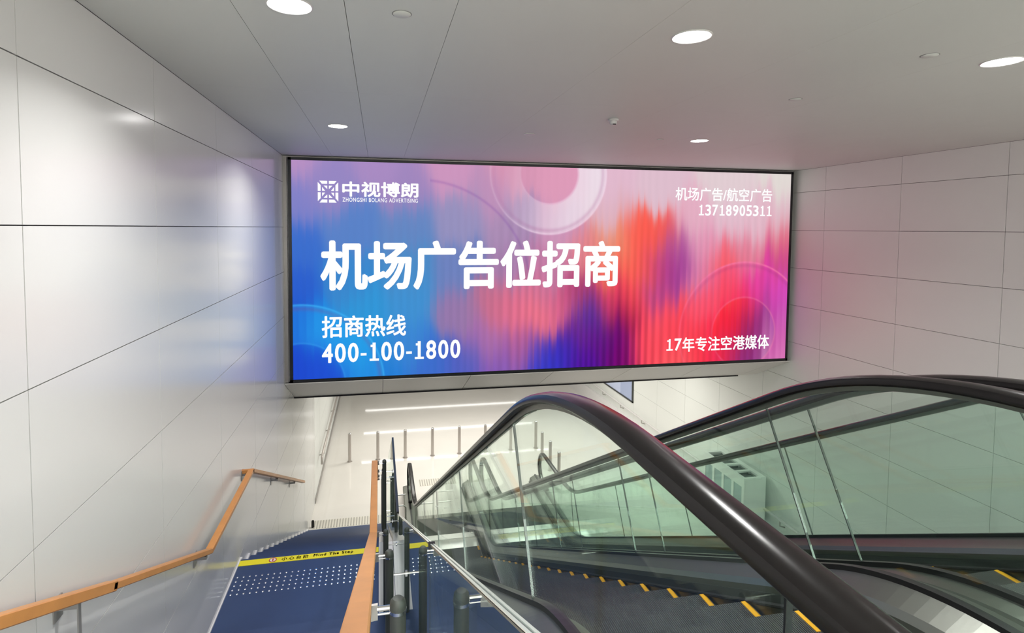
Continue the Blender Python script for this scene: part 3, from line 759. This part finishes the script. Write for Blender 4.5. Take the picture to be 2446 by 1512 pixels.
# tactile guide bars
for (x0, x1, y0, y1, lab, n) in ((-1.2, 0.35, 9.95, 10.24, 'strip of raised tactile bars on the floor at the foot of the stairs', 31), (0.82, 1.62, 11.25, 11.55, 'faint patch of tactile bars on the floor at the foot of the near escalator', 16)):
    t = thing('tactile_strip', ((x0+x1)/2, (y0+y1)/2, ZF), lab, 'tactile paving', 'tactile floor strips')
    obj('mat', MB().box(x0, x1, y0, y1, ZF, ZF+0.003), M['tactile'], t)
    mb = MB()
    for i in range(n):
        xa = x0+(x1-x0)*(i+0.25)/n; mb.box(xa, xa+0.021, y0+0.01, y1-0.01, ZF+0.003, ZF+0.008)
    b = obj('bars', mb, M['tactdark'], t); b['kind'] = 'stuff'
# handrails of the lower walls
def wall_rail(X, s, y0, y1, z, label, step=1.27, drop=False):
    t = thing('wall_handrail', (X, y0, ZF), label, 'handrail', 'steel wall handrails of the lower hall')
    xc = X-s*0.09
    p = [(xc, y0, z), (xc, y1, z)]
    if drop: p = [(xc, y0, z-0.16), (xc, y0+0.02, z-0.02), (xc, y0+0.05, z), (xc, y1, z)]
    obj('rail', MB().tube(p, 0.024, 12), M['offwhite'] if s > 0 else M['bollard'], t, True)
    y = y0+0.4
    while y < y1:
        obj('bracket', MB().tube([(xc, y, z-0.02), (xc, y, z-0.10), (X, y, z-0.13)], 0.012, 8), M['plate'], t, True)
        y += step
wall_rail(-WA, -1, 11.35, 19.0, -4.70, 'steel handrail on the left wall of the far hall behind the bollards', 1.4, True)
wall_rail(WR, 1, 7.2, 19.0, -4.75, 'pale handrail on brackets along the right wall of the lower hall', 1.2)
# blue-grey framed poster on the right wall
po = thing('wall_poster', (WR, 14.6, -3.7), 'blue-grey framed panel on the right wall just under the bulkhead', 'poster')
f = MB(); y0, y1, z0, z1 = 13.03, 16.6, -4.55, -2.75
for (a, b, c, d) in ((y0, y1, z0, z0+0.04), (y0, y1, z1-0.04, z1), (y0, y0+0.05, z0, z1), (y1-0.05, y1, z0, z1)): f.box(WR-0.03, WR, a, b, c, d)
obj('frame', f, M['skirt'], po)
obj('picture', MB().box(WR-0.016, WR, y0+0.04, y1-0.04, z0+0.03, z1-0.03), M['poster'], po)
obj('picture_strip', MB().box(WR-0.018, WR-0.015, y0+0.75, y1-0.04, z0+0.03, z1-0.03), M['poster2'], po)
# white cabinet with openings
cb = thing('cabinet', (6.25, 8.55, ZF), 'white cabinet with dark square openings on top and tall side panes, against the right wall', 'cabinet')
cx0, cx1, cy0, cy1, ct = 6.04, 6.46, 7.97, 9.13, -4.20
n = 4; fw = 0.06; cell = (cy1-cy0-fw)/n
sh = MB()
sh.box(cx0+0.01, cx1-0.021, cy0+0.021, cy1-0.021, ZF+0.06, ZF+0.12)          # floor of the case
sh.box(cx1-0.02, cx1, cy0+0.001, cy1-0.001, ZF+0.06, ct-0.031)             # back
sh.box(cx0+0.033, cx1-0.021, cy0, cy0+0.02, ZF+0.06, ct-0.031).box(cx0+0.033, cx1-0.021, cy1-0.02, cy1, ZF+0.06, ct-0.031)
for i in range(n+1):                                   # uprights and top cross pieces
    y = cy0+cell*i
    sh.box(cx0+0.002, cx0+0.032, y, y+fw, ZF+0.201, ct-0.161); sh.box(cx0+0.051, cx1-0.091, y+0.004, y+fw-0.004, ct-0.03, ct)
sh.box(cx0, cx0+0.05, cy0, cy1, ct-0.03, ct+0.004).box(cx1-0.09, cx1, cy0, cy1, ct-0.03, ct+0.004)
sh.box(cx0, cx0+0.03, cy0, cy1, ct-0.16, ct-0.031).box(cx0, cx0+0.03, cy0, cy1, ZF+0.06, ZF+0.2)
obj('body', sh, M['cab'], cb)
for i in range(n):
    y = cy0+cell*i+fw
    obj('side_pane', MB().box(cx0+0.012, cx0+0.02, y, y+cell-fw, ZF+0.2, ct-0.16), M['cabglass'], cb)
    obj('top_well', MB().box(cx0+0.05, cx1-0.09, y, y+cell-fw, ct-0.10, ct-0.06), M['cabdark'], cb)
obj('foot', MB().box(cx0+0.05, cx1-0.02, cy0+0.05, cy1-0.05, ZF, ZF+0.06), M['hood'], cb)
# small black stop at the foot of the left wall
ds = thing('door_stop', (-1.2, 10.02, ZF), 'small black upright stop on the floor at the foot of the left wall', 'stop')
obj('body', MB().lathe([(0.026, 0.0), (0.026, 0.11), (0.018, 0.13), (0.004, 0.135)], (-1.2, 10.02, ZF), 14), M['gasket'], ds, True)
